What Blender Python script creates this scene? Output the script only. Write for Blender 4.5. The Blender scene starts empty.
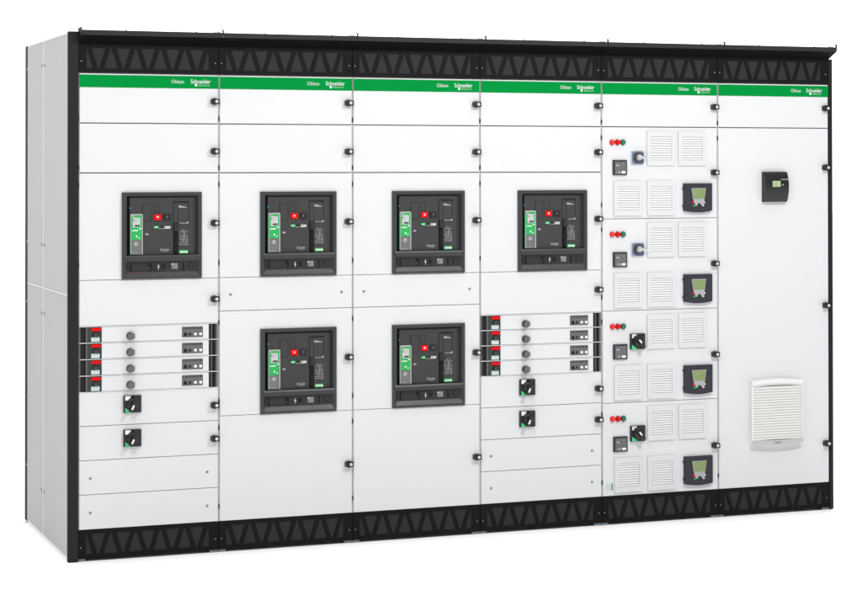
import bpy, bmesh, math, random
from mathutils import Vector, Matrix
random.seed(4)
scene = bpy.context.scene
COL = scene.collection
PI = math.pi
CW = 0.6416            # cabinet pitch, metres

# ------------------------------------------------------------------ materials
MATS = {}
def mat(name, col, rough=0.45, metal=0.0, spec=0.5, var=0.03, bump=0.0, scale=6.0, coat=0.0, emit=None):
    m = bpy.data.materials.new(name); m.use_nodes = True
    nt = m.node_tree; b = nt.nodes['Principled BSDF']
    b.inputs['Metallic'].default_value = metal
    b.inputs['Specular IOR Level'].default_value = spec
    b.inputs['Coat Weight'].default_value = coat
    tc = nt.nodes.new('ShaderNodeTexCoord')
    n = nt.nodes.new('ShaderNodeTexNoise'); n.inputs['Scale'].default_value = scale; n.inputs['Detail'].default_value = 4
    nt.links.new(tc.outputs['Object'], n.inputs['Vector'])
    mx = nt.nodes.new('ShaderNodeMix'); mx.data_type = 'RGBA'
    mx.inputs[6].default_value = (*[max(0, c * (1 - var)) for c in col], 1)
    mx.inputs[7].default_value = (*[min(1, c * (1 + var)) for c in col], 1)
    nt.links.new(n.outputs['Fac'], mx.inputs[0]); nt.links.new(mx.outputs[2], b.inputs['Base Color'])
    mr = nt.nodes.new('ShaderNodeMapRange')
    mr.inputs['To Min'].default_value = rough - 0.05; mr.inputs['To Max'].default_value = min(1, rough + 0.05)
    nt.links.new(n.outputs['Fac'], mr.inputs['Value']); nt.links.new(mr.outputs[0], b.inputs['Roughness'])
    if bump:
        n2 = nt.nodes.new('ShaderNodeTexNoise'); n2.inputs['Scale'].default_value = 450; n2.inputs['Detail'].default_value = 2
        nt.links.new(tc.outputs['Object'], n2.inputs['Vector'])
        bp = nt.nodes.new('ShaderNodeBump'); bp.inputs['Strength'].default_value = bump; bp.inputs['Distance'].default_value = 0.0005
        nt.links.new(n2.outputs['Fac'], bp.inputs['Height']); nt.links.new(bp.outputs[0], b.inputs['Normal'])
    if emit:
        b.inputs['Emission Color'].default_value = (*col, 1); b.inputs['Emission Strength'].default_value = emit
    MATS[name] = m
def s(r, g, b):        # sRGB 0..255 -> linear
    f = lambda c: (c / 255 / 12.92) if c <= 10 else ((c / 255 + 0.055) / 1.055) ** 2.4
    return (f(r), f(g), f(b))
mat('white_paint', (0.662, 0.666, 0.678), 0.5, spec=0.35, var=0.006, bump=0.12)
mat('grille_white', (0.625, 0.630, 0.635), 0.5, spec=0.35, var=0.008)
mat('grille_slat', (0.715, 0.715, 0.715), 0.45, spec=0.35, var=0.006)
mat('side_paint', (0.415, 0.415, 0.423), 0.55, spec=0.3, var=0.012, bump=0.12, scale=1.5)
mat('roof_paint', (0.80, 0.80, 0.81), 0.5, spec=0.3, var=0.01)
mat('rim_paint', (0.60, 0.60, 0.605), 0.5, spec=0.2)
mat('canopy_black', (0.0045, 0.0045, 0.0045), 0.6, spec=0.08)  # canopy black darkened to carry the shade on its underside
mat('lip_lit_black', (0.028, 0.028, 0.028), 0.5, spec=0.12)  # same black as the canopy, lightened in colour as if lit
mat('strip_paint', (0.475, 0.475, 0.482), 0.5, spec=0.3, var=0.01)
mat('seam_grey', (0.50, 0.50, 0.50), 0.6, spec=0.3)
mat('black_paint', (0.0075, 0.0075, 0.0075), 0.6, spec=0.10, var=0.08, bump=0.2)
mat('post_paint', (0.019, 0.019, 0.019), 0.5, spec=0.12, var=0.05, bump=0.2)
mat('mesh_grey', (0.027, 0.027, 0.027), 0.6, spec=0.12, var=0.05)
mat('logo_green', (0.0, 0.235, 0.040), 0.7, spec=0.04, var=0.01)
mat('print_white', (0.85, 0.86, 0.86), 0.5, spec=0.2, var=0.01)
mat('header_print', (0.62, 0.66, 0.63), 0.5, spec=0.1, var=0.01)
mat('print_grey', (0.32, 0.32, 0.32), 0.5, spec=0.2)
mat('print_dark', (0.03, 0.03, 0.03), 0.5, spec=0.2)
mat('bezel_grey', (0.042, 0.043, 0.043), 0.38, spec=0.28, var=0.04)
mat('face_grey', (0.044, 0.044, 0.044), 0.5, spec=0.25, var=0.05)
mat('panel_grey', (0.028, 0.028, 0.028), 0.5, spec=0.22, var=0.05)
mat('deep_black', (0.007, 0.007, 0.007), 0.5, spec=0.2)
mat('plastic_black', (0.014, 0.014, 0.015), 0.38, spec=0.4, var=0.06)
mat('knob_grey', (0.045, 0.045, 0.046), 0.35, spec=0.45)
mat('red', (0.72, 0.002, 0.003), 0.5, spec=0.12, var=0.02)
mat('red_sunk', (0.28, 0.01, 0.01), 0.5)
mat('knob_face', (0.13, 0.13, 0.13), 0.4, spec=0.4)
mat('red_pale', (0.70, 0.03, 0.028), 0.3, spec=0.4, var=0.02)
mat('green', s(38, 165, 82), 0.45, spec=0.3, var=0.03)
mat('green_pale', (0.075, 0.56, 0.22), 0.45, spec=0.3, var=0.03)
mat('green_dark', (0.012, 0.16, 0.055), 0.3, spec=0.4, var=0.02)
mat('clear_grey', (0.14, 0.14, 0.14), 0.3, spec=0.5)
mat('edge_light', (0.42, 0.42, 0.42), 0.35, spec=0.5)
mat('lcd_grey', (0.50, 0.50, 0.50), 0.3, spec=0.4)
mat('lcd_green', s(124, 142, 92), 0.3, spec=0.3, var=0.03)
mat('lcd_lit', s(168, 184, 146), 0.3, spec=0.3, var=0.03)
mat('lcd_ink', s(70, 85, 50), 0.4, spec=0.2)
mat('blue_dot', s(30, 130, 175), 0.4)
mat('teal_label', (0.50, 0.61, 0.61), 0.5, spec=0.2)
mat('module_grey', (0.125, 0.125, 0.125), 0.5, spec=0.3, var=0.15, scale=90)
mat('blue_plate', (0.11, 0.155, 0.27), 0.45, spec=0.3, var=0.2, scale=80)
mat('steel', (0.62, 0.62, 0.63), 0.3, metal=0.5, var=0.03)
mat('key_steel', (0.72, 0.76, 0.78), 0.4, metal=0.25, var=0.03)
mat('bronze', (0.075, 0.073, 0.070), 0.35, metal=0.4, var=0.05)
mat('keypad_blue', s(50, 50, 57), 0.45, spec=0.22, var=0.02)
mat('keypad_silver', (0.36, 0.36, 0.37), 0.35, spec=0.4, var=0.02)
mat('foot_steel', (0.20, 0.22, 0.24), 0.4, metal=0.4)
mat('cream', (0.715, 0.72, 0.698), 0.45, spec=0.35, var=0.01)
mat('fan_white', (0.74, 0.745, 0.745), 0.35, spec=0.45, var=0.006)
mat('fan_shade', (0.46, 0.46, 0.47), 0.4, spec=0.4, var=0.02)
mat('screw_grey', (0.30, 0.30, 0.31), 0.3, metal=0.7)
mat('floor_white', (0.93, 0.93, 0.93), 0.8, spec=0.0, var=0.004, scale=2)

# ------------------------------------------------------------------ mesh builder
class MB:
    def __init__(self):
        self.v = []; self.f = []; self.m = []; self.sm = []; self.mats = []
    def mi(self, m):
        if m not in self.mats: self.mats.append(m)
        return self.mats.index(m)
    def add_bm(self, bm, m, smooth=False, xf=None):
        o = len(self.v); k = self.mi(m); bm.verts.index_update()
        for v in bm.verts:
            self.v.append(tuple(xf @ v.co) if xf else tuple(v.co))
        for f in bm.faces:
            self.f.append([o + v.index for v in f.verts]); self.m.append(k); self.sm.append(smooth)
        bm.free()
    def box(self, x0, x1, y0, y1, z0, z1, m, bev=0.0, seg=1, xf=None):
        bm = bmesh.new(); bmesh.ops.create_cube(bm, size=1)
        for v in bm.verts:
            v.co = Vector(((x0 + x1) / 2 + v.co.x * (x1 - x0), (y0 + y1) / 2 + v.co.y * (y1 - y0), (z0 + z1) / 2 + v.co.z * (z1 - z0)))
        if bev: bmesh.ops.bevel(bm, geom=list(bm.edges), offset=bev, segments=seg, profile=0.6, affect='EDGES')
        self.add_bm(bm, m, False, xf); return self
    def prism(self, pts, y0, y1, m, bev=0.0, smooth=False, xf=None):      # polygon in (x, z), extruded from y1 (back) to y0 (front)
        bm = bmesh.new()
        a = [bm.verts.new((x, y0, z)) for x, z in pts]; b = [bm.verts.new((x, y1, z)) for x, z in pts]
        fr = bm.faces.new(a); bm.faces.new(b[::-1]); n = len(pts)
        for i in range(n): bm.faces.new((a[i], b[i], b[(i + 1) % n], a[(i + 1) % n]))
        if bev: bmesh.ops.bevel(bm, geom=list(fr.edges), offset=bev, segments=2, profile=0.6, affect='EDGES')
        bmesh.ops.recalc_face_normals(bm, faces=list(bm.faces))
        self.add_bm(bm, m, smooth, xf); return self
    def prism_x(self, pts, x0, x1, m):                                   # polygon in (y, z) extruded along x
        bm = bmesh.new()
        a = [bm.verts.new((x0, y, z)) for y, z in pts]; b = [bm.verts.new((x1, y, z)) for y, z in pts]
        bm.faces.new(a); bm.faces.new(b[::-1]); n = len(pts)
        for i in range(n): bm.faces.new((a[i], b[i], b[(i + 1) % n], a[(i + 1) % n]))
        bmesh.ops.recalc_face_normals(bm, faces=list(bm.faces))
        self.add_bm(bm, m); return self
    def prism_z(self, pts, z0, z1, m, smooth=False):                      # polygon in (x, y) extruded along z
        bm = bmesh.new()
        a = [bm.verts.new((x, y, z0)) for x, y in pts]; b = [bm.verts.new((x, y, z1)) for x, y in pts]
        bm.faces.new(a); bm.faces.new(b[::-1]); n = len(pts)
        for i in range(n): bm.faces.new((a[i], b[i], b[(i + 1) % n], a[(i + 1) % n]))
        bmesh.ops.recalc_face_normals(bm, faces=list(bm.faces))
        self.add_bm(bm, m, smooth); return self
    def lathe(self, cx, cz, prof, m, n=24, sx=1.0):                       # prof: list of (radius, y), front last
        bm = bmesh.new(); rings = []
        for r, y in prof:
            rings.append([bm.verts.new((cx + sx * r * math.cos(2 * PI * i / n), y, cz + r * math.sin(2 * PI * i / n))) for i in range(n)])
        for a, b in zip(rings, rings[1:]):
            for i in range(n): bm.faces.new((a[i], a[(i + 1) % n], b[(i + 1) % n], b[i]))
        bm.faces.new(rings[-1]); bm.faces.new(rings[0][::-1])
        bmesh.ops.recalc_face_normals(bm, faces=list(bm.faces))
        self.add_bm(bm, m, True); return self
    def disc(self, cx, cz, r, y0, y1, m, n=20):
        return self.lathe(cx, cz, [(r, y1), (r, y0 + 0.0006), (r - 0.0006, y0)], m, n)
    def curve(self, cu, m, xf):
        ob = bpy.data.objects.new('tmp', cu); COL.objects.link(ob); bpy.context.view_layer.update()
        dg = bpy.context.evaluated_depsgraph_get()
        me = bpy.data.meshes.new_from_object(ob.evaluated_get(dg))
        bm = bmesh.new(); bm.from_mesh(me); bpy.data.meshes.remove(me)
        bpy.data.objects.remove(ob); bpy.data.curves.remove(cu)
        self.add_bm(bm, m, False, xf)
    def plate(self, outer, holes, y0, y1, m):                             # flat plate with openings, (x, z) outlines
        cu = bpy.data.curves.new('tmp', 'CURVE'); cu.dimensions = '2D'; cu.fill_mode = 'BOTH'; cu.extrude = abs(y1 - y0) / 2
        for poly in [outer] + holes:
            sp = cu.splines.new('POLY'); sp.points.add(len(poly) - 1); sp.use_cyclic_u = True
            for p, q in zip(sp.points, poly): p.co = (q[0], q[1], 0, 1)
        self.curve(cu, m, Matrix.Translation((0, (y0 + y1) / 2, 0)) @ Matrix.Rotation(PI / 2, 4, 'X')); return self
    def text(self, body, x, z, size, y, m, bold=0.0, align='LEFT', sx=1.0, depth=0.0003, space=1.0):
        cu = bpy.data.curves.new('tmp', 'FONT'); cu.body = body; cu.size = size; cu.extrude = depth; cu.offset = bold
        cu.align_x = align; cu.space_character = space; cu.resolution_u = 3
        self.curve(cu, m, Matrix.Translation((x, y, z)) @ Matrix.Rotation(PI / 2, 4, 'X') @ Matrix.Diagonal((sx, 1, 1, 1))); return self
    def build(self, name, parent=None, loc=(0, 0, 0), origin=(0, 0, 0)):
        me = bpy.data.meshes.new(name)
        ox, oy, oz = origin
        me.from_pydata([(x - ox, y - oy, z - oz) for x, y, z in self.v], [], self.f)
        for m in self.mats: me.materials.append(MATS[m])
        me.polygons.foreach_set('material_index', self.m); me.polygons.foreach_set('use_smooth', self.sm)
        me.update()
        if any(self.sm):
            me.set_sharp_from_angle(angle=math.radians(35))
        o = bpy.data.objects.new(name, me); COL.objects.link(o)
        o.location = (loc[0] + ox, loc[1] + oy, loc[2] + oz)
        if parent: o.parent = parent
        return o

def rect(x0, x1, z0, z1): return [(x0, z0), (x1, z0), (x1, z1), (x0, z1)]
def rrect(x0, x1, z0, z1, r, n=4):
    p = []
    for cx, cz, a in ((x1 - r, z0 + r, -90), (x1 - r, z1 - r, 0), (x0 + r, z1 - r, 90), (x0 + r, z0 + r, 180)):
        for i in range(n + 1):
            t = math.radians(a + 90 * i / n); p.append((cx + r * math.cos(t), cz + r * math.sin(t)))
    return p
def rounded(poly, r):
    out = []; n = len(poly)
    for i in range(n):
        p = Vector(poly[i]); a = Vector(poly[i - 1]) - p; b = Vector(poly[(i + 1) % n]) - p
        d = min(r, a.length * 0.45, b.length * 0.45)
        s0 = p + a.normalized() * d; s1 = p + b.normalized() * d
        for k in range(4):
            t = k / 3; q = s0.lerp(p, t).lerp(p.lerp(s1, t), t); out.append((q.x, q.y))
    return out
def children(o): return [c for c in COL.objects if c.parent == o]
def copy_tree(o, parent, loc):
    c = o.copy(); COL.objects.link(c); c.parent = parent; c.location = loc
    for ch in children(o):
        if ch is not c: copy_tree(ch, c, ch.location.copy())
    return c
used = set()
def put(proto, parent, loc):           # the first use moves the prototype itself, later ones copy it
    if proto.name not in used:
        used.add(proto.name); proto.parent = parent; proto.location = loc; return proto
    return copy_tree(proto, parent, loc)

# ------------------------------------------------------------------ prototypes (origin on the door face, y = 0)
def make_latch():
    b = MB()
    b.prism(rrect(-0.0195, 0.0185, -0.0125, 0.0125, 0.004), -0.024, 0.001, 'plastic_black', bev=0.002)
    b.lathe(-0.003, 0.0, [(0.0160, -0.0005), (0.0160, -0.017), (0.0145, -0.0195)], 'plastic_black', 24)
    o = b.build('latch')
    k = MB(); k.lathe(0.004, 0.0, [(0.0068, -0.024), (0.0068, -0.0262), (0.0058, -0.027)], 'key_steel', 20)
    k.box(0.0028, 0.0052, -0.0276, -0.0269, -0.003, 0.003, 'foot_steel')
    k.build('key_insert', o)
    return o
def make_screw():
    b = MB(); b.lathe(0, 0, [(0.0062, 0.001), (0.0062, -0.0015), (0.0040, -0.0040), (0.0015, -0.0046)], 'screw_grey', 16)
    return b.build('screw')
def make_hinge():
    b = MB()
    b.box(-0.0022, 0.0012, 0.0006, 0.0060, -0.011, 0.011, 'bezel_grey', 0.0006)
    b.box(-0.0026, 0.0016, -0.0004, 0.0060, -0.0025, 0.0025, 'post_paint')
    return b.build('hinge')
def make_header():                     # green strip with the lettering, origin at strip bottom left
    W = CW - 0.0075; b = MB()
    b.box(0, W, -0.0016, 0.0002, 0, 0.0560, 'logo_green')
    y = -0.0019
    b.text('Okken', 0.415, 0.0225, 0.0240, y, 'header_print', bold=0.0, sx=0.90)
    b.text('Schneider', 0.5045, 0.0235, 0.0265, y, 'header_print', bold=0.0003, sx=0.90, space=0.98)
    b.text('Electric', 0.5435, 0.0115, 0.0115, y, 'header_print', bold=0.0, sx=1.05, space=1.32)
    b.disc(0.530, 0.0160, 0.0062, y - 0.0002, y + 0.0003, 'print_white')
    b.disc(0.531, 0.0165, 0.0022, y - 0.0005, y - 0.0001, 'logo_green', 12)
    return b.build('header_strip')

def make_breaker():                    # 0.365 x 0.388, origin bottom left of its bezel
    W, H = 0.365, 0.388
    S = W / 475.0; T = H / 514.0
    X = lambda p: (p - 38) * S
    Z = lambda p: H - (p - 43) * T
    root = MB()
    # outer frame with sloping inner walls
    yo, yi = -0.012, 0.010
    def ring(o, i, yo_, yi_, m):
        (a0, a1, b0, b1), (c0, c1, d0, d1) = o, i
        bm = bmesh.new()
        A = [bm.verts.new((x, yo_, z)) for x, z in rect(a0, a1, b0, b1)]
        B = [bm.verts.new((x, yi_, z)) for x, z in rect(c0, c1, d0, d1)]
        for k in range(4): bm.faces.new((A[k], A[(k + 1) % 4], B[(k + 1) % 4], B[k]))
        root.add_bm(bm, m)
    ring((0, W, 0, H), (0, W, 0, H), 0.002, yo + 0.002, 'bezel_grey')
    ring((0, W, 0, H), (0.002, W - 0.002, 0.002, H - 0.002), yo + 0.002, yo, 'bezel_grey')
    # upper opening and lower opening
    up = (X(64), X(492), Z(428), Z(62)); up_i = (X(66), X(478), Z(416), Z(74))
    lo = (X(56), X(500), Z(545), Z(452)); lo_i = (X(70), X(486), Z(516), Z(462))
    root.plate(rect(0.002, W - 0.002, 0.002, H - 0.002), [rect(*up), rect(*lo)], yo, yo + 0.0012, 'bezel_grey')
    ring(up, up_i, yo + 0.0006, yi + 0.002, 'bezel_grey')
    ring(lo, lo_i, yo + 0.0006, -0.001, 'bezel_grey')
    root.prism_x([(yo, Z(418)), (yo - 0.004, Z(429)), (yo - 0.0045, Z(438)), (yo, Z(449))], X(52), X(500), 'bezel_grey')
    root.box(0.004, W - 0.004, 0.012, 0.0165, 0.004, H - 0.004, 'deep_black')
    root = root.build('circuit_breaker')
    # cover
    b = MB()
    b.box(X(86), X(477), 0.003, 0.011, Z(417), Z(74), 'face_grey', 0.001); b.box(X(66), X(85.5), 0.008, 0.0115, Z(417), Z(76), 'canopy_black')
    for (x0, x1, z0, z1) in ((160, 214, 112, 218), (227, 261, 112, 166)):
        b.plate(rrect(X(x0), X(x1), Z(z1), Z(z0), 0.003), [rrect(X(x0 + 3), X(x1 - 3), Z(z1 - 3), Z(z0 + 3), 0.002)], 0.0018, 0.003, 'panel_grey')
    b.box(X(160), X(162), 0.0012, 0.003, Z(218), Z(112), 'deep_black')
    b.box(X(464), X(467), 0.0020, 0.003, Z(412), Z(80), 'panel_grey')
    b.box(X(84), X(92), 0.0010, 0.003, Z(141), Z(132), 'blue_dot')
    b.box(X(178), X(197), 0.0016, 0.003, Z(298), Z(288), 'print_grey')
    b.box(X(226), X(328), 0.0012, 0.003, Z(262), Z(243), 'panel_grey')
    b.box(X(228), X(258), 0.0004, 0.003, Z(259), Z(244), 'green')
    b.text('OK', X(233), Z(257), 0.0105, 0.0001, 'print_white')
    b.box(X(258), X(326), 0.0006, 0.003, Z(262), Z(259), 'print_grey')
    b.box(X(293), X(328), 0.0003, 0.003, Z(259), Z(245), 'print_white')
    b.text('MTZ2', X(295), Z(257), 0.0125, 0.0001, 'print_dark', bold=0.0001, sx=0.86)
    b.text('Schneider', X(266), Z(394), 0.0175, 0.0026, 'print_grey', bold=0.0003, sx=0.62)
    b.text('Electric', X(287), Z(401), 0.0070, 0.0026, 'print_grey', sx=0.85)
    b.build('front_cover', root)
    # trip unit
    b = MB()
    b.box(X(88), X(160), -0.004, 0.003, Z(413), Z(172), 'edge_light', 0.0015)
    b.box(X(85), X(90), -0.003, 0.003, Z(410), Z(180), 'green_dark')
    b.box(X(93), X(155), -0.0065, -0.004, Z(326), Z(180), 'green', 0.0008)
    b.box(X(93), X(112), -0.0068, -0.004, Z(188), Z(176), 'print_grey')
    b.text('control', X(96), Z(274), 0.0118, -0.0068, 'print_white', bold=0.0003, sx=0.80)
    b.prism([(X(118), Z(309)), (X(130), Z(309)), (X(124), Z(297))], -0.0069, -0.0066, 'print_white')
    b.box(X(142), X(151), -0.0069, -0.0066, Z(264), Z(257), 'print_white')
    b.disc(X(139), Z(314), 0.0028, -0.0069, -0.0066, 'print_white', 10)
    b.box(X(93), X(155), -0.0062, -0.004, Z(409), Z(328), 'clear_grey', 0.0008)
    b.box(X(113), X(130), -0.0066, -0.0062, Z(360), Z(341), 'lcd_grey')
    b.box(X(118), X(126), -0.0068, -0.0066, Z(355), Z(348), 'print_dark')
    b.box(X(98), X(109), -0.0065, -0.0062, Z(354), Z(350), 'print_grey')
    b.box(X(98), X(132), -0.0065, -0.0062, Z(404), Z(401), 'print_grey')
    b.box(X(156), X(160), -0.0072, -0.004, Z(413), Z(178), 'lcd_grey')
    o = b.build('trip_unit', root)
    b = MB()
    b.box(X(101), X(146), -0.0085, -0.0065, Z(252), Z(193), 'lcd_grey', 0.001)
    b.box(X(104), X(110), -0.0088, -0.0085, Z(213), Z(204), 'print_dark')
    b.box(X(113), X(143), -0.0088, -0.0085, Z(247), Z(237), 'print_dark')
    for k, z in enumerate((200, 210, 220)): b.box(X(114), X(143 - 6 * k), -0.0088, -0.0085, Z(z + 2), Z(z), 'print_grey')
    b.build('display', root)
    for nm, x0, m, t, tm in (('off_button', 228, 'red', 'O', 'print_white'), ('on_button', 285, 'plastic_black', 'I', 'print_grey')):
        b = MB(); b.box(X(x0), X(x0 + 44), -0.004, 0.003, Z(210), Z(176), m, 0.0015)
        b.text(t, X(x0 + 22), Z(197), 0.0125, -0.0043, tm, bold=0.0004, align='CENTER')
        b.build(nm, root)
    # charging handle housing
    b = MB()
    b.plate(rrect(X(345), X(437), Z(232), Z(99), 0.004), [rrect(X(347), X(434), Z(230), Z(104), 0.003)], 0.0010, 0.003, 'deep_black')
    b.box(X(375), X(434), 0.0000, 0.003, Z(228), Z(107), 'face_grey', 0.001)
    b.prism([(X(376), Z(136)), (X(432), Z(136)), (X(404), Z(127)), (X(376), Z(122))], -0.0005, 0.0000, 'print_grey')
    b.box(X(380), X(428), -0.0006, 0.0002, Z(231), Z(227), 'print_grey')
    b.prism([(X(421), Z(231)), (X(434), Z(231)), (X(434), Z(218))], -0.0010, 0.0002, 'lcd_grey')
    b.build('handle_cover', root)
    b = MB()
    b.box(X(346), X(374), 0.0005, 0.004, Z(413), Z(229), 'deep_black')
    b.box(X(348), X(372), -0.0095, 0.0005, Z(278), Z(231), 'panel_grey', 0.003)
    b.box(X(350), X(370), -0.0050, 0.0005, Z(411), Z(282), 'deep_black', 0.003)
    b.box(X(356), X(364), -0.0056, -0.005, Z(352), Z(345), 'panel_grey')
    b.build('charging_handle', root)
    b = MB()                           # rating plate: rows of small print, then the green label
    rnd = random.Random(7)
    b.box(X(379), X(434), 0.0022, 0.003, Z(368), Z(262), 'face_grey')
    for r in range(9):
        z = 268 + r * 11; x = 382
        while x < 428:
            w = rnd.choice((5, 9, 12)); 
            if rnd.random() < 0.78: b.box(X(x), X(min(x + w, 432)), 0.0018, 0.0022, Z(z + 4), Z(z), 'print_grey')
            x += w + 4
    b.box(X(406), X(408), 0.0017, 0.0022, Z(340), Z(270), 'print_grey'); b.box(X(430), X(432), 0.0017, 0.0022, Z(364), Z(325), 'print_grey')
    b.build('rating_plate', root)
    b = MB()
    b.box(X(380), X(433), 0.0005, 0.003, Z(411), Z(390), 'green')
    b.box(X(385), X(429), 0.0001, 0.0005, Z(408), Z(397), 'print_white')
    b.text('Schneider', X(387), Z(407), 0.0085, -0.0001, 'green', sx=0.80)
    b.build('green_label', root)
    # lower strip
    b = MB()
    b.box(X(68), X(488), -0.0020, 0.006, Z(518), Z(460), 'panel_grey')
    b.box(X(96), X(186), -0.0040, -0.002, Z(512), Z(466), 'panel_grey', 0.001)
    b.box(X(89), X(93), -0.0045, -0.002, Z(516), Z(462), 'deep_black')
    for x in (112, 140, 168): b.disc(X(x), Z(474), 0.0022, -0.0046, -0.004, 'deep_black', 10)
    b.disc(X(141), Z(505), 0.0022, -0.0046, -0.004, 'deep_black', 10)
    for x in (194, 204): b.box(X(x), X(x + 10), -0.0046, -0.002, Z(512 if x > 200 else 484), Z(466), 'deep_black')
    b.box(X(191), X(211), -0.0042, -0.002, Z(500), Z(488), 'face_grey')
    b.box(X(226), X(272), -0.0040, -0.002, Z(512), Z(464), 'plastic_black', 0.001)
    for x in (400, 405): b.box(X(x), X(x + 2), -0.0040, -0.002, Z(512), Z(464), 'deep_black')
    for x0, x1 in ((70, 86), (97, 103), (126, 150)): b.box(X(x0), X(x1), -0.0030, -0.0018, Z(519), Z(517), 'red_sunk')
    b.box(X(332), X(371), -0.0042, -0.002, Z(503), Z(467), 'clear_grey')
    for z in (472, 482, 492): b.box(X(345), X(367), -0.0045, -0.0042, Z(z + 4), Z(z), 'print_grey')
    b.prism([(X(334), Z(470)), (X(341), Z(470)), (X(334), Z(482))], -0.0046, -0.0042, 'print_white')
    b.disc(X(490), Z(486), 0.0025, -0.0040, 0.0, 'deep_black', 10)
    b.build('lower_panel', root)
    b = MB(); b.disc(X(74), Z(484), 0.0085, -0.010, -0.002, 'plastic_black', 16); b.box(X(71), X(77), -0.012, -0.010, Z(492), Z(476), 'panel_grey'); b.build('lock_knob', root)
    b = MB(); b.lathe(X(450), Z(486), [(0.0115, -0.002), (0.0115, -0.006), (0.0100, -0.0075), (0.0060, -0.0060)], 'plastic_black', 20); b.build('lock_knob', root)
    b = MB(); b.disc(X(288), Z(486), 0.0088, -0.0060, -0.002, 'deep_black', 16)
    b.box(X(292), X(300), -0.0075, -0.006, Z(494), Z(484), 'panel_grey'); b.build('crank_socket', root)
    b = MB(); b.disc(X(254), Z(487), 0.0046, -0.0075, -0.004, 'lcd_grey', 14); b.box(X(252.5), X(255.5), -0.0060, -0.004, Z(506), Z(470), 'edge_light'); b.build('position_lever', root)
    return root

def make_drawer():                     # slim drawer 0.073 tall, origin bottom left
    W = CW; b = MB()
    b.box(0.1045, 0.5945, -0.001, 0.016, 0.0028, 0.0705, 'white_paint', 0.0012)
    b.box(0.0035, W - 0.0045, -0.0026, 0.018, -0.0014, 0.0016, 'white_paint', 0.0006)
    root = b.build('drawer')
    b = MB()                           # left switch block
    b.box(0.0035, 0.0090, 0.000, 0.016, 0.003, 0.070, 'module_grey')
    b.box(0.0090, 0.0345, 0.008, 0.016, 0.003, 0.070, 'post_paint')
    b.box(0.0345, 0.0385, -0.001, 0.016, 0.003, 0.070, 'module_grey')
    for k in range(9): b.box(0.0355, 0.0375, -0.0016, -0.001, 0.006 + k * 0.007, 0.0095 + k * 0.007, 'print_grey')
    b.box(0.0385, 0.1045, 0.000, 0.016, 0.003, 0.070, 'bezel_grey', 0.001)
    b.box(0.0985, 0.1040, -0.0008, 0.004, 0.0035, 0.0695, 'plastic_black')
    b.prism([(0.060, 0.027), (0.0955, 0.027), (0.090, 0.041), (0.083, 0.051), (0.073, 0.051), (0.066, 0.041)], -0.006, 0.0005, 'plastic_black', bev=0.002)
    b.prism([(0.066, 0.027), (0.0895, 0.027), (0.085, 0.038), (0.080, 0.044), (0.075, 0.044), (0.070, 0.038)], -0.009, -0.005, 'knob_grey', bev=0.0015)
    b.build('switch_block', root)
    b = MB(); b.box(0.0575, 0.1015, -0.006, 0.0005, 0.0535, 0.0665, 'red', 0.001); b.build('red_flag', root)
    b = MB(); b.box(0.0570, 0.0950, -0.004, 0.0005, 0.0060, 0.0260, 'teal_label', 0.0006); b.build('rating_label', root)
    b = MB()                           # turning knob
    b.lathe(0.233, 0.0275, [(0.0180, -0.0005), (0.0180, -0.006), (0.0165, -0.027)], 'plastic_black', 24)
    b.lathe(0.233, 0.0275, [(0.0158, -0.0272), (0.0150, -0.0290), (0.0120, -0.0298)], 'knob_face', 24)  # lighter face on dark body puts the knob's shading into colour
    b.box(0.2305, 0.2355, -0.034, -0.029, 0.0140, 0.0410, 'knob_face', 0.0012)
    b.box(0.2345, 0.2500, -0.024, -0.012, 0.0330, 0.0385, 'knob_grey', 0.001)
    b.build('knob', root)
    b = MB()                           # status panel
    b.box(0.4700, 0.5660, -0.0040, 0.0, 0.0130, 0.0605, 'module_grey', 0.0008)
    b.box(0.4730, 0.5630, -0.0044, -0.004, 0.0500, 0.0580, 'bezel_grey')
    for x, m in ((0.4840, 'deep_black'), (0.5060, 'panel_grey')): b.disc(x, 0.0270, 0.0072, -0.0060, -0.004, m, 16)
    b.prism([(0.478, 0.0195), (0.495, 0.0195), (0.484, 0.038)], -0.0062, -0.004, 'deep_black')
    for k in range(5): b.box(0.476 + 0.017 * k, 0.486 + 0.017 * k, -0.0047, -0.0044, 0.0525, 0.0550, 'clear_grey')
    for k in range(4): b.box(0.478 + 0.021 * k, 0.490 + 0.021 * k, -0.0043, -0.004, 0.0400, 0.0425, 'clear_grey')
    b.build('status_panel', root)
    for x in (0.5310, 0.5550):
        b = MB(); b.lathe(x, 0.0270, [(0.0066, -0.003), (0.0066, -0.0065), (0.0045, -0.0082)], 'print_white', 16); b.build('push_button', root)
    b = MB()                           # right end guides
    for x0, x1, y, m in ((0.5965, 0.6015, 0.006, 'deep_black'), (0.6015, 0.6125, 0.000, 'bezel_grey'), (0.6125, 0.6215, 0.009, 'deep_black'), (0.6215, 0.6290, 0.002, 'panel_grey'), (0.6290, 0.6375, 0.000, 'clear_grey')):
        b.box(x0, x1, y, 0.016, 0.003, 0.070, m)
    for k in range(9): b.box(0.6060, 0.6080, -0.0005, 0.0, 0.006 + k * 0.007, 0.0095 + k * 0.007, 'clear_grey')
    b.build('guide_rail', root)
    return root

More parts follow.
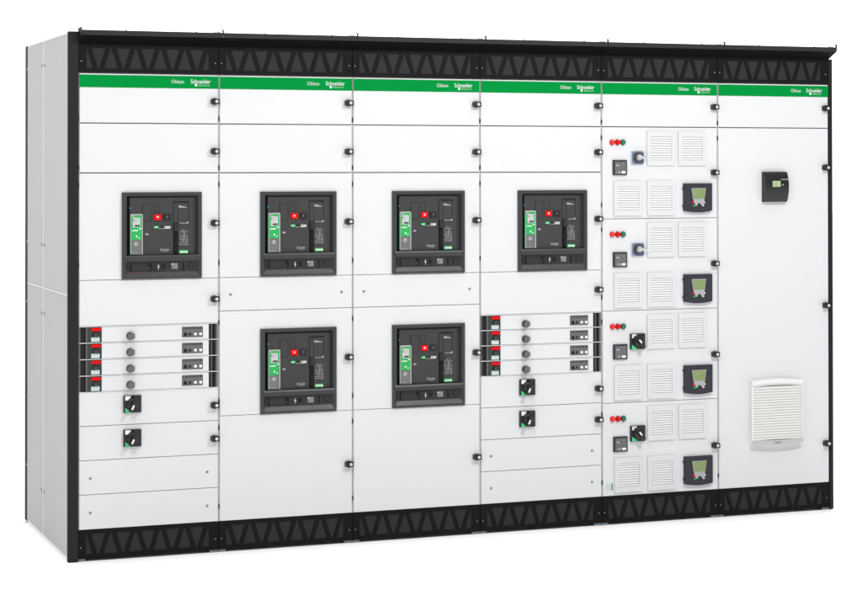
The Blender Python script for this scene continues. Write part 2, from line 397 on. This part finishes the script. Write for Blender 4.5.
def make_rotary(angle, mark):          # black square mounting plate, origin at plate centre
    b = MB()
    b.prism(rrect(-0.040, 0.040, -0.0385, 0.0385, 0.002), -0.012, 0.001, 'plastic_black', bev=0.001)
    b.prism([(-0.033, 0.036), (-0.008, 0.036), (-0.008, 0.030), (-0.024, 0.016), (-0.033, 0.018)], -0.0128, -0.0118, 'print_white')
    b.prism([(-0.033, -0.016), (-0.006, -0.033), (-0.006, -0.037), (-0.033, -0.037)], -0.0128, -0.0118, 'green_pale')
    b.prism([(0.030, 0.036), (0.037, 0.036), (0.037, 0.030)], -0.0126, -0.0118, 'panel_grey')
    o = b.build('switch_plate')
    k = MB()
    k.lathe(0, 0, [(0.0275, -0.0115), (0.0275, -0.020), (0.0235, -0.026), (0.020, -0.028)], 'plastic_black', 28)
    xf = Matrix.Rotation(math.radians(angle), 4, 'Y')
    k.prism(rrect(-0.0085, 0.0085, -0.036, 0.036, 0.006), -0.046, -0.020, 'plastic_black', bev=0.003, xf=xf)
    k.prism(rrect(-0.0036, 0.0036, mark - 0.0105, mark + 0.0105, 0.001), -0.0470, -0.0455, 'print_white', xf=xf)
    k.build('turning_handle', o)
    return o
def make_blue_rotary():
    b = MB()
    b.box(-0.0355, 0.0320, -0.006, 0.001, -0.0330, 0.0320, 'lcd_grey', 0.001)
    b.box(-0.0305, 0.0320, -0.011, -0.006, -0.0315, 0.0315, 'blue_plate', 0.0015)
    for x, z in ((-0.0265, 0.0280), (0.0280, 0.0280), (0.0280, -0.028), (-0.0265, -0.028)): b.box(x - 0.003, x + 0.003, -0.0114, -0.0108, z - 0.002, z + 0.002, 'teal_label')
    o = b.build('switch_plate')
    k = MB()
    k.lathe(0.000, 0.001, [(0.0265, -0.0108), (0.0265, -0.017), (0.0235, -0.022), (0.022, -0.024)], 'bronze', 28)
    k.lathe(0.000, 0.001, [(0.0145, -0.023), (0.0145, -0.030), (0.012, -0.033)], 'steel', 24)
    k.box(-0.010, 0.036, -0.041, -0.028, -0.0060, 0.0080, 'steel', 0.004, 2)
    k.box(-0.009, 0.006, -0.0425, -0.0405, -0.0045, 0.0065, 'lcd_grey', 0.0008)
    k.build('turning_handle', o)
    return o
def make_grille():                     # 0.153 x 0.169 cover plate with ten sloping slats, origin bottom left
    b = MB()
    b.plate(rect(0, 0.1530, 0, 0.1690), [rect(0.0200, 0.1360, 0.0270, 0.1420)], -0.0085, 0.0005, 'grille_white')
    b.box(0.019, 0.137, -0.0010, 0.0004, 0.026, 0.143, 'grille_white')
    o = b.build('vent_cover')
    q = MB(); n = 10; p = 0.1150 / n
    for i in range(n):
        z = 0.0270 + i * p
        q.prism_x([(-0.0012, z + 0.0004), (-0.0072, z + 0.0016), (-0.0080, z + 0.0028), (-0.0052, z + p - 0.0012), (-0.0012, z + p - 0.0006)], 0.0206, 0.1354, 'grille_slat')
    q.build('louvres', o)
    return o
def make_pilot(m, ring):
    b = MB()
    b.lathe(0, 0, [(0.0142, 0.001), (0.0142, -0.004), (0.0125, -0.006)], ring, 22)
    b.lathe(0, 0, [(0.0118, -0.0055), (0.0118, -0.011), (0.0100, -0.0145), (0.0050, -0.0162)], m, 22)
    return b.build('pilot_lamp')
def make_meter():
    b = MB()
    b.box(0, 0.0755, -0.010, 0.001, 0, 0.0740, 'keypad_blue', 0.0015)
    b.box(0.0080, 0.0690, -0.0115, -0.010, 0.0045, 0.0660, 'module_grey', 0.0008)
    b.box(0.0150, 0.0290, -0.0119, -0.0115, 0.0440, 0.0510, 'lcd_grey'); b.box(0.0180, 0.0230, -0.0122, -0.0119, 0.0460, 0.0490, 'print_dark')
    b.box(0.0150, 0.0185, -0.0119, -0.0115, 0.0090, 0.0200, 'lcd_green')
    b.box(0.0250, 0.0345, -0.0119, -0.0115, 0.0095, 0.0195, 'edge_light'); b.box(0.0265, 0.0285, -0.0122, -0.0119, 0.0110, 0.0180, 'panel_grey')
    b.box(0.0440, 0.0650, -0.0119, -0.0115, 0.0090, 0.0190, 'print_white')
    b.box(0.0500, 0.0540, -0.0119, -0.0115, 0.0540, 0.0560, 'edge_light')
    return b.build('meter')
def make_keypad():                     # dark blue control terminal with convex lower edge, origin bottom left of the straight part
    W, H = 0.157, 0.136; b = MB()
    pts = [(0, 0), *[(W * t, -0.0085 * math.sin(PI * t)) for t in [k / 12 for k in range(1, 12)]], (W, 0), (W, H), (0, H)]
    b.prism(pts, -0.016, 0.001, 'keypad_blue', bev=0.003)
    for z in (0.026, 0.112): b.box(-0.0060, 0.0005, -0.010, -0.002, z - 0.003, z + 0.003, 'panel_grey', 0.001)
    # dark recess behind the silver field
    b.prism([(0.034, 0.116), (0.126, 0.116), (0.118, 0.040), (0.112, 0.020), (0.086, 0.014), (0.078, 0.020), (0.066, 0.014), (0.046, 0.018), (0.040, 0.040)], -0.0166, -0.0158, 'panel_grey')
    o = b.build('keypad')
    b = MB()
    b.prism([(0.040, 0.1125), (0.1205, 0.1125), (0.1125, 0.061), (0.108, 0.036), (0.099, 0.0215), (0.091, 0.033), (0.083, 0.039), (0.075, 0.037), (0.069, 0.0225), (0.062, 0.026), (0.052, 0.046), (0.047, 0.061)], -0.0182, -0.0166, 'keypad_silver', bev=0.0006)
    b.build('keypad_plate', o)
    b = MB(); b.prism([(0.0455, 0.1090), (0.1165, 0.1090), (0.1105, 0.0600), (0.0495, 0.0600)], -0.0192, -0.0181, 'lcd_green')
    for x, z in ((0.060, 0.098), (0.065, 0.094), (0.068, 0.089), (0.062, 0.086), (0.058, 0.083), (0.080, 0.097), (0.084, 0.094), (0.097, 0.098), (0.056, 0.075), (0.092, 0.066)):
        b.box(x, x + 0.0035, -0.0194, -0.0191, z, z + 0.002, 'lcd_lit')
    b.build('display', o)
    for x, z, m in ((0.0450, 0.041, 'red'), (0.0525, 0.0255, 'green'), (0.1095, 0.041, 'lcd_grey'), (0.1035, 0.0265, 'lcd_grey')):
        b = MB(); b.lathe(x, z, [(0.0056, -0.0158), (0.0056, -0.020), (0.0042, -0.0212)], m, 16); b.build('push_button', o)
    return o

LATCH, SCREW, HINGE, HEADER = make_latch(), make_screw(), make_hinge(), make_header()
BREAKER, DRAWER = make_breaker(), make_drawer()
ROT_A, ROT_B, ROT_BLUE = make_rotary(24, -0.013), make_rotary(-40, 0.004), make_blue_rotary()
GRILLE, METER, KEYPAD = make_grille(), make_meter(), make_keypad()
P_RED1, P_RED2, P_GRN = make_pilot('red_pale', 'red'), make_pilot('red', 'plastic_black'), make_pilot('green_dark', 'plastic_black')

# ------------------------------------------------------------------ cabinet pieces
def gap(z): return 0.0024 if z > 1.6 else 0.0012      # half the gap between doors
def panel(cab, z0, z1, name='door', hole=None, latches=(), hinges=True, screws=()):
    x0, x1 = 0.0046, CW - 0.0046
    G = gap(z0); z1 = z1 - gap(z1) + G
    b = MB()
    if hole:
        hx0, hx1, hz0, hz1 = hole
        b.plate(rect(0, x1 - x0, 0, z1 - z0 - 2 * G), [rect(hx0 - x0, hx1 - x0, max(0.004, hz0 - z0 - G), hz1 - z0 - G)], 0.0, 0.016, 'white_paint')
    else:
        b.box(0, x1 - x0, 0.0, 0.016, 0, z1 - z0 - 2 * G, 'white_paint', 0.0012)
    o = b.build(name, cab, (x0, 0, z0 + G))
    for z in latches: put(LATCH, o, (0.6215 - x0, 0, z - z0 - G))
    if hinges:
        for z in ((z1 - 0.052, z0 + 0.068) if z1 - z0 > 0.3 else (z0 + 0.0235,)):
            put(HINGE, o, (-0.0030, 0, z - z0 - G))
    for x, z in screws: put(SCREW, o, (x - x0, 0, z - z0 - G))
    return o

def truss(z0, z1, oz0, oz1, W):       # dark face plate cut by alternating triangles over a lighter mesh
    b = MB(); holes = []; L = 0.0345; p = 0.1124; sk = 0.0035; wide = 0.033
    for k in range(5):
        c = L + p * (k + 0.5)
        holes.append(rounded([(c - wide, oz1), (c - sk, oz0), (c + sk, oz0), (c + wide, oz1)], 0.007))
    for k in range(1, 5):
        c = L + p * k
        holes.append(rounded([(c - wide, oz0), (c + wide, oz0), (c + sk, oz1), (c - sk, oz1)], 0.007))
    holes.append(rounded([(L, oz0), (L + wide, oz0), (L + sk, oz1), (L, oz1)], 0.004))
    R = L + 5 * p
    holes.append(rounded([(R - wide, oz0), (R, oz0), (R, oz1), (R - sk, oz1)], 0.004))
    b.plate(rect(0.0016, W - 0.0016, z0, z1), holes, 0.000, 0.0035, 'black_paint')
    return b
def mesh_panel(oz0, oz1):
    b = MB(); b.box(0.03, 0.604, 0.0036, 0.0090, oz0 - 0.004, oz1 + 0.004, 'mesh_grey')
    return b
def small_screws(par, z):
    for x in (0.0125, CW - 0.017):
        b = MB(); b.lathe(x, z, [(0.0028, 0.001), (0.0028, -0.0012), (0.0015, -0.002)], 'screw_grey', 10); b.build('screw', par)

def cabinet(i, label):
    c = bpy.data.objects.new('switchgear_cabinet', None); COL.objects.link(c)
    c.location = (i * CW, 0, 0); c.empty_display_size = 0.2
    c['label'] = label; c['category'] = 'electrical cabinet'; c['group'] = 'switchgear cabinets bolted side by side'
    b = MB(); b.box(0.0003, CW - 0.0003, 0.0165, 1.058, 0.0125, 2.334, 'seam_grey'); b.box(0.0003, 0.0043, 0.0070, 0.0164, 0.139, 2.171, 'seam_grey'); b.box(CW - 0.0043, CW - 0.0003, 0.0070, 0.0164, 0.139, 2.171, 'seam_grey')
    b.build('carcass', c)
    b = MB(); b.box(0.0003, CW - 0.0003, 0.03, 1.06, 2.3345, 2.344, 'roof_paint')
    for x in (0.13, 0.36): b.lathe(0, 0, [(0.001, 0), (0.001, -0.001)], 'roof_paint', 4)
    b.build('roof', c)
    b = truss(2.1725, 2.3005, 2.1895, 2.2825, CW); b.box(0.001, CW - 0.001, 0.0095, 0.0160, 2.1745, 2.332, 'black_paint')
    g = b.build('top_grille', c); mesh_panel(2.1895, 2.2825).build('mesh_insert', g); small_screws(g, 2.2225)
    b = truss(0.0125, 0.1385, 0.0295, 0.1215, CW); b.box(0.001, CW - 0.001, 0.0095, 0.0160, 0.0130, 0.1380, 'black_paint')
    p = b.build('plinth', c); mesh_panel(0.0295, 0.1215).build('mesh_insert', p); small_screws(p, 0.0615)
    for x0, x1 in ((0.001, 0.034), (CW - 0.042, CW - 0.001)):
        b = MB(); b.box(x0, x1, 0.004, 0.09, 0.0, 0.0122, 'foot_steel', 0.001); b.build('foot', p)
    # sloping canopy with upright lip
    CE = CW - 0.0006 if i < 5 else CW + 0.003
    b = MB()
    b.prism_x([(0.000, 2.3008), (-0.0755, 2.3350), (-0.0755, 2.3565), (-0.0725, 2.3565), (-0.0725, 2.3366), (0.016, 2.3366), (0.016, 2.3008)], 0.0006, CE, 'canopy_black')
    b.prism_x([(-0.0768, 2.3345), (-0.0768, 2.3572), (-0.0700, 2.3572), (-0.0700, 2.3552), (-0.0757, 2.3552), (-0.0757, 2.3345)], 0.0008, CE - 0.0002, 'lip_lit_black')
    k = b.build('canopy', c)
    if i == 0:
        b = MB(); b.prism_x([(-0.0775, 2.333), (-0.0775, 2.3700), (0.004, 2.3685), (0.004, 2.2995)], -0.0016, 0.0012, 'black_paint'); b.build('end_plate', k)
    for x0 in {0: (), 5: (0.0, CW + 0.0002)}.get(i, (0.0,)):
        b = MB(); b.box(x0 - 0.0026, x0 + 0.0026, -0.0780, -0.070, 2.3450, 2.3710, 'deep_black')
        b.box(x0 - 0.0075, x0 + 0.0036, -0.0785, -0.0700, 2.3665, 2.3715, 'deep_black', 0.001)
        b.box(x0 - 0.0380, x0 - 0.0080, -0.0600, -0.0560, 2.3560, 2.3650, 'roof_paint', 0.001)
        b.build('joining_hook', k)
    # lifting rivets seen just above the lip
    for x in (0.20, 0.52):
        b = MB(); b.lathe(x, 2.3578, [(0.004, -0.060), (0.004, -0.068)], 'lcd_grey', 10); b.build('rivet', k)
    # header door with the green strip (all six)
    d = panel(c, 1.947, 2.1705, latches=(2.0487,))
    put(HEADER, d, (0, 0, 2.1625 - 0.0560 - 1.947 - gap(1.947)))
    return c

def breaker(c, z0):
    return put(BREAKER, c, (0.1945, 0, z0))
def hole_for(z0): return (0.1985, 0.5555, z0 + 0.004, z0 + 0.384)

def drawers(c):
    for k in range(4): put(DRAWER, c, (0, 0, 1.0405 - 0.0729 * (k + 1)))
    b = MB(); b.box(0.0035, CW - 0.0045, -0.0026, 0.018, 1.0391, 1.0421, 'white_paint', 0.0006); b.build('shelf_edge', c)

def lower_doors(c):
    for z0, z1 in ((0.5985, 0.749), (0.4465, 0.5985)):
        d = panel(c, z0, z1, latches=((0.669,) if z0 > 0.5 else (0.518,)), hinges=False)
        put(ROT_A, d, (0.2415 - 0.0046, 0, (0.6905 if z0 > 0.5 else 0.5385) - z0 - gap(z0)))
    panel(c, 0.2945, 0.4465, 'cover_panel', hinges=False, screws=((0.0545, 0.367), (0.587, 0.367)))
    panel(c, 0.1400, 0.2945, 'cover_panel', hinges=False, screws=((0.0545, 0.2145), (0.587, 0.2145)))

names = {
 0: 'leftmost white cabinet with grey side panel, one breaker and four slim drawers',
 1: 'white cabinet with two stacked breakers, immediately right of the leftmost cabinet',
 2: 'third white cabinet from the left, two stacked breakers, left of four slim drawers',
 3: 'white cabinet in mid row with one breaker above four slim drawers',
 4: 'white cabinet with many small louvred covers, pilot lamps and blue display keypads',
 5: 'rightmost white cabinet with tall plain door, large louvred fan vent and black controller'}
cabs = [cabinet(i, names[i]) for i in range(6)]

for i in (0, 3):                        # one breaker over drawers
    c = cabs[i]
    panel(c, 1.7245, 1.947, latches=(1.822,))
    panel(c, 1.2470, 1.7245, hole=hole_for(1.2495), latches=(1.4962,)); breaker(c, 1.2495)
    panel(c, 1.0420, 1.2470, latches=(1.1515,), hinges=False)
    drawers(c); lower_doors(c)
for i in (1, 2):                        # two breakers
    c = cabs[i]
    panel(c, 1.7245, 1.947, latches=(1.822,))
    panel(c, 1.2470, 1.7245, hole=hole_for(1.2495), latches=(1.4962,)); breaker(c, 1.2495)
    panel(c, 1.0950, 1.2470, 'cover_panel', hinges=False, screws=((0.0545, 1.169), (0.587, 1.169)))
    panel(c, 0.6180, 1.0950, hole=hole_for(0.6205), latches=(0.866,)); breaker(c, 0.6205)
    panel(c, 0.1400, 0.6180, latches=(0.3685,))
c = cabs[4]                             # four equal starter compartments
edges = [1.947, 1.4955, 1.0450, 0.5935, 0.1400]
for k in range(4):
    z1, z0 = edges[k], edges[k + 1]
    lz = (1.7217, 1.2675, 0.8148, 0.3610)[k]
    d = panel(c, z0, z1, latches=(lz,))
    q = 1.947 - 0.4516 * k              # measuring origin of the compartment
    P = lambda x, z: (x - 0.0046, 0, z - z0 - gap(z0) - (1.947 - q))
    dx = 0.0008 * k
    put(P_RED1, d, P(0.0562, 1.871)); put(P_RED2, d, P(0.0860, 1.871)); put(P_GRN, d, P(0.1150, 1.871))
    put(METER, d, P(0.0590, 1.7100))
    if k < 2: put(ROT_BLUE, d, P(0.1940, 1.7955))
    else: put(ROT_B, d, P(0.1905, 1.7955))
    for x, z in ((0.2450, 1.7570), (0.4175, 1.7570), (0.0640, 1.5110), (0.2455, 1.5110)):
        put(GRILLE, d, P(x, z))
    put(KEYPAD, d, P(0.4455, 1.5320))
    if k == 3:
        b = MB(); b.box(0.0210, 0.0500, -0.0015, 0.001, 0.1715, 0.2005, 'teal_label', 0.0004); b.box(0.0500, 0.0545, -0.0030, 0.001, 0.1700, 0.2015, 'module_grey')
        b.build('sticker', d, origin=(0, 0, 0), loc=(-0.0046, 0, -z0 - gap(z0)))
c = cabs[5]
d = panel(c, 0.1400, 1.947, latches=(1.7463, 1.0430, 0.3400))
# black room controller, convex front
b = MB(); zz = [1.573 + 0.152 * t / 16 for t in range(17)]
prof = [(0.001, 1.573)] + [(-0.020 - 0.020 * math.sin(PI * t / 16) ** 0.8, z) for t, z in enumerate(zz)] + [(0.001, 1.725)]
b.prism_x(prof, 0.251, 0.385, 'plastic_black')
o = b.build('controller', d, loc=(-0.0046, 0, -0.1400 - gap(0.14)))
b = MB(); b.box(0.2500, 0.3860, -0.0405, -0.030, 1.6478, 1.6492, 'panel_grey')
b.text('controller', 0.338, 1.6835, 0.0120, -0.0392, 'lcd_grey', sx=1.0)
b.disc(0.350, 1.660, 0.0035, -0.0418, -0.036, 'lcd_grey', 12); b.disc(0.3435, 1.6555, 0.0028, -0.0418, -0.036, 'clear_grey', 12)
b.build('trim_line', o)
b = MB(); b.prism(rrect(0.2830, 0.3415, 1.6475, 1.6815, 0.012), -0.0405, -0.034, 'deep_black'); b.box(0.2900, 0.3360, -0.0422, -0.036, 1.6490, 1.6790, 'lcd_lit', 0.001)
for k, w in enumerate((0.030, 0.020, 0.026)): b.box(0.295, 0.295 + w, -0.0425, -0.0421, 1.6700 - k * 0.007, 1.6715 - k * 0.007, 'lcd_ink')
b.build('display', o)
# fan filter vent: bowed top and bottom, hollow front filled with louvres
b = MB(); FX0, FX1, FZ0, FZ1 = 0.176, 0.470, 0.358, 0.672
def arc(x0, x1, z, h, n=12): return [(x0 + (x1 - x0) * k / n, z + h * math.sin(PI * k / n)) for k in range(n + 1)]
outer = arc(FX0, FX1, FZ0, -0.012) + arc(FX0, FX1, FZ1, 0.010)[::-1]
gx0, gx1, gz0, gz1 = 0.186, 0.465, 0.3790, 0.6420
inner = arc(gx0, gx1, gz0, -0.006) + arc(gx0, gx1, gz1, 0.010)[::-1]
b.plate(outer, [inner], -0.028, 0.0005, 'fan_white')
b.box(gx0 - 0.002, gx1 + 0.002, -0.010, 0.0, gz0 - 0.008, gz1 + 0.012, 'cream')
f = b.build('fan_vent', d, loc=(-0.0046, 0, -0.1400 - gap(0.14)))
b = MB(); n = 20; p = (gz1 - gz0 + 0.004) / n
for k in range(n):
    z = gz0 - 0.002 + k * p
    b.prism_x([(-0.012, z + p * 0.97), (-0.0225, z + p * 0.97), (-0.0285, z + p * 0.40), (-0.0290, z + p * 0.15), (-0.0275, z + 0.0004), (-0.012, z + 0.0004)], gx0 + 0.0012, gx1 - 0.0006, 'cream')
b.build('louvres', f)
b = MB()
pts = arc(FX0 + 0.002, FX1 - 0.001, FZ1 - 0.001, 0.010); pts = arc(FX0 + 0.002, FX1 - 0.001, gz1 + 0.010, 0.010) + pts[::-1]
b.prism(pts, -0.035, -0.0275, 'fan_white', bev=0.0035); b.build('top_trim', f)
b = MB()
pts = arc(FX0 + 0.002, FX1 - 0.001, FZ0 + 0.002, -0.012) + arc(FX0 + 0.002, FX1 - 0.001, gz0 - 0.003, -0.006)[::-1]
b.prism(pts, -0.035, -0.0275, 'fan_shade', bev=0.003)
b.text('Schneider', 0.300, 0.3585, 0.0125, -0.0355, 'green_dark', sx=0.8); b.build('bottom_trim', f)

# ------------------------------------------------------------------ end trims
def rib_post(name, par, x0, x1, y0, y1, z0, z1, r):
    b = MB(); n = 5
    pts = []
    for cx, cy, a in ((x0 + r, y0 + r, 180), (x1 - r * 0.4, y0 + r * 0.4, 270)):
        rr = r if a == 180 else r * 0.4
        for k in range(n + 1):
            t = math.radians(a + 90 * k / n); pts.append((cx + rr * math.cos(t), cy + rr * math.sin(t)))
    pts += [(x1, y1), (x0, y1)]
    b.prism_z(pts, z0, z1, 'post_paint', True)
    return b.build(name, par)
c = cabs[0]
rib_post('corner_post', c, -0.0468, -0.0005, -0.006, 0.0150, 0.004, 2.3535, 0.007)
SX = -0.0455
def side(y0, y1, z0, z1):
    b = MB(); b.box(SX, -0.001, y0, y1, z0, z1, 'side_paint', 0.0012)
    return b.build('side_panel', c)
for z0, z1, zs in ((1.1870, 2.3400, (2.232, 1.384)), (0.0200, 1.1765, (1.062, 0.225))):
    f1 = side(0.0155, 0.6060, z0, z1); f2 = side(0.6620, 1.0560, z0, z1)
    for z in zs:
        for par, y, dz in ((f1, 0.5970, 0.0), (f2, 0.6710, 0.0)):
            b = MB(); b.box(SX - 0.002, SX + 0.001, y - 0.006, y + 0.006, z - 0.007, z + 0.007, 'knob_grey', 0.001); b.build('screw', par)
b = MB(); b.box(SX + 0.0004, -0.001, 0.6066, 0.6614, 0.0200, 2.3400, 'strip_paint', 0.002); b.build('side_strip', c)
b = MB(); b.box(SX - 0.0022, -0.001, 0.0160, 1.0555, 1.1768, 1.1867, 'rim_paint', 0.0012); b.build('side_strip', c)
b = MB(); b.box(SX - 0.0015, 0.0, 0.0155, 1.0560, 2.3402, 2.3505, 'rim_paint', 0.001); b.build('roof_edge', c)
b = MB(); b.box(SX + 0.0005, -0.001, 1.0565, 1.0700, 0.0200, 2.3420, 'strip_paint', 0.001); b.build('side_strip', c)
b = MB(); b.box(-0.0455, -0.002, 1.0705, 1.1400, 0.0100, 2.3500, 'canopy_black')
o = b.build('rear_rail', c)
b = MB(); b.box(-0.0440, -0.002, 0.0160, 1.0690, 0.0, 0.0198, 'roof_paint'); b.build('shadow_gap_fill', c)  # pale filler added to lighten the shadowed gap under the side panels
for z in (2.235, 1.386, 1.092, 0.288):
    b = MB(); b.box(-0.0475, -0.0450, 1.0700, 1.0790, z - 0.006, z + 0.006, 'edge_light', 0.0008); b.build('screw', o)
c = cabs[5]
rib_post('corner_post', c, CW + 0.0005, CW + 0.0205, -0.004, 0.030, 0.004, 2.3000, 0.003)
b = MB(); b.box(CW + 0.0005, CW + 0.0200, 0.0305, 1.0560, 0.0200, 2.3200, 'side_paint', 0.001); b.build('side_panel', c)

# ------------------------------------------------------------------ floor
b = MB(); b.box(-40, 45, -40, 60, -0.10, 0.0, 'floor_white')
fl = b.build('floor'); fl['kind'] = 'structure'; fl['label'] = 'seamless white studio floor under the cabinets'

# ------------------------------------------------------------------ camera
fpx, cxp, cyp, yaw, pit, rol = 2024.4345, 431.0, 146.89, 0.36252, 0.011013, -0.001
cam = bpy.data.cameras.new('camera'); co = bpy.data.objects.new('camera', cam); COL.objects.link(co); scene.camera = co
fw = Vector((math.sin(yaw) * math.cos(pit), math.cos(yaw) * math.cos(pit), math.sin(pit)))
r = Vector((math.cos(yaw), -math.sin(yaw), 0)); u = r.cross(fw)
r2 = r * math.cos(rol) + u * math.sin(rol); u2 = u * math.cos(rol) - r * math.sin(rol)
M = Matrix((r2, u2, -fw)).transposed().to_4x4(); M.translation = Vector((-1.72418, -8.96079, 1.73964))
co.matrix_world = M
cam.sensor_width = 36; cam.lens = fpx / 862 * 36; cam.clip_start = 0.1; cam.clip_end = 300
cam.shift_x = (431 - cxp) / 862; cam.shift_y = -(297.5 - cyp) / 862

# ------------------------------------------------------------------ light: white surround, overhead and rear glow added to whiten the floor, and two softboxes
w = bpy.data.worlds.new('World'); scene.world = w; w.use_nodes = True
nt = w.node_tree; bg = nt.nodes['Background']
tc = nt.nodes.new('ShaderNodeTexCoord'); sp = nt.nodes.new('ShaderNodeSeparateXYZ'); nt.links.new(tc.outputs['Generated'], sp.inputs[0])
def ramp(sock, a, b_, lo, hi):
    m = nt.nodes.new('ShaderNodeMapRange'); m.interpolation_type = 'SMOOTHSTEP'
    for k, v in zip(('From Min', 'From Max', 'To Min', 'To Max'), (a, b_, lo, hi)): m.inputs[k].default_value = v
    nt.links.new(sock, m.inputs['Value']); return m.outputs[0]
def add(a, b_):
    m = nt.nodes.new('ShaderNodeMath'); m.operation = 'ADD'; nt.links.new(a, m.inputs[0]); nt.links.new(b_, m.inputs[1]); return m.outputs[0]
tot = add(add(ramp(sp.outputs['Y'], 0.25, 0.8, 0.11, 2.2), ramp(sp.outputs['Z'], 0.62, 0.92, 0.0, 2.1)), ramp(sp.outputs['X'], -0.6, 0.2, -0.02, 0.0))
bg.inputs['Color'].default_value = (1, 1, 1, 1); nt.links.new(tot, bg.inputs['Strength'])

def softbox(name, loc, target, size, power):
    l = bpy.data.lights.new(name, 'AREA'); l.shape = 'RECTANGLE'; l.size = size[0]; l.size_y = size[1]; l.energy = power
    o = bpy.data.objects.new(name, l); COL.objects.link(o); o.location = loc
    o.rotation_euler = (Vector(target) - Vector(loc)).to_track_quat('-Z', 'Y').to_euler(); return o
softbox('softbox', (3.1, -3.6, 4.3), (1.7, 0, 0.9), (0.3, 0.3), 116)
softbox('softbox', (-1.5, -3.7, 4.2), (1.9, 0, 0.9), (0.35, 0.35), 80)

scene.view_settings.view_transform = 'Standard'; scene.view_settings.look = 'None'
scene.view_settings.exposure = 0; scene.view_settings.gamma = 1
scene.cycles.max_bounces = 6
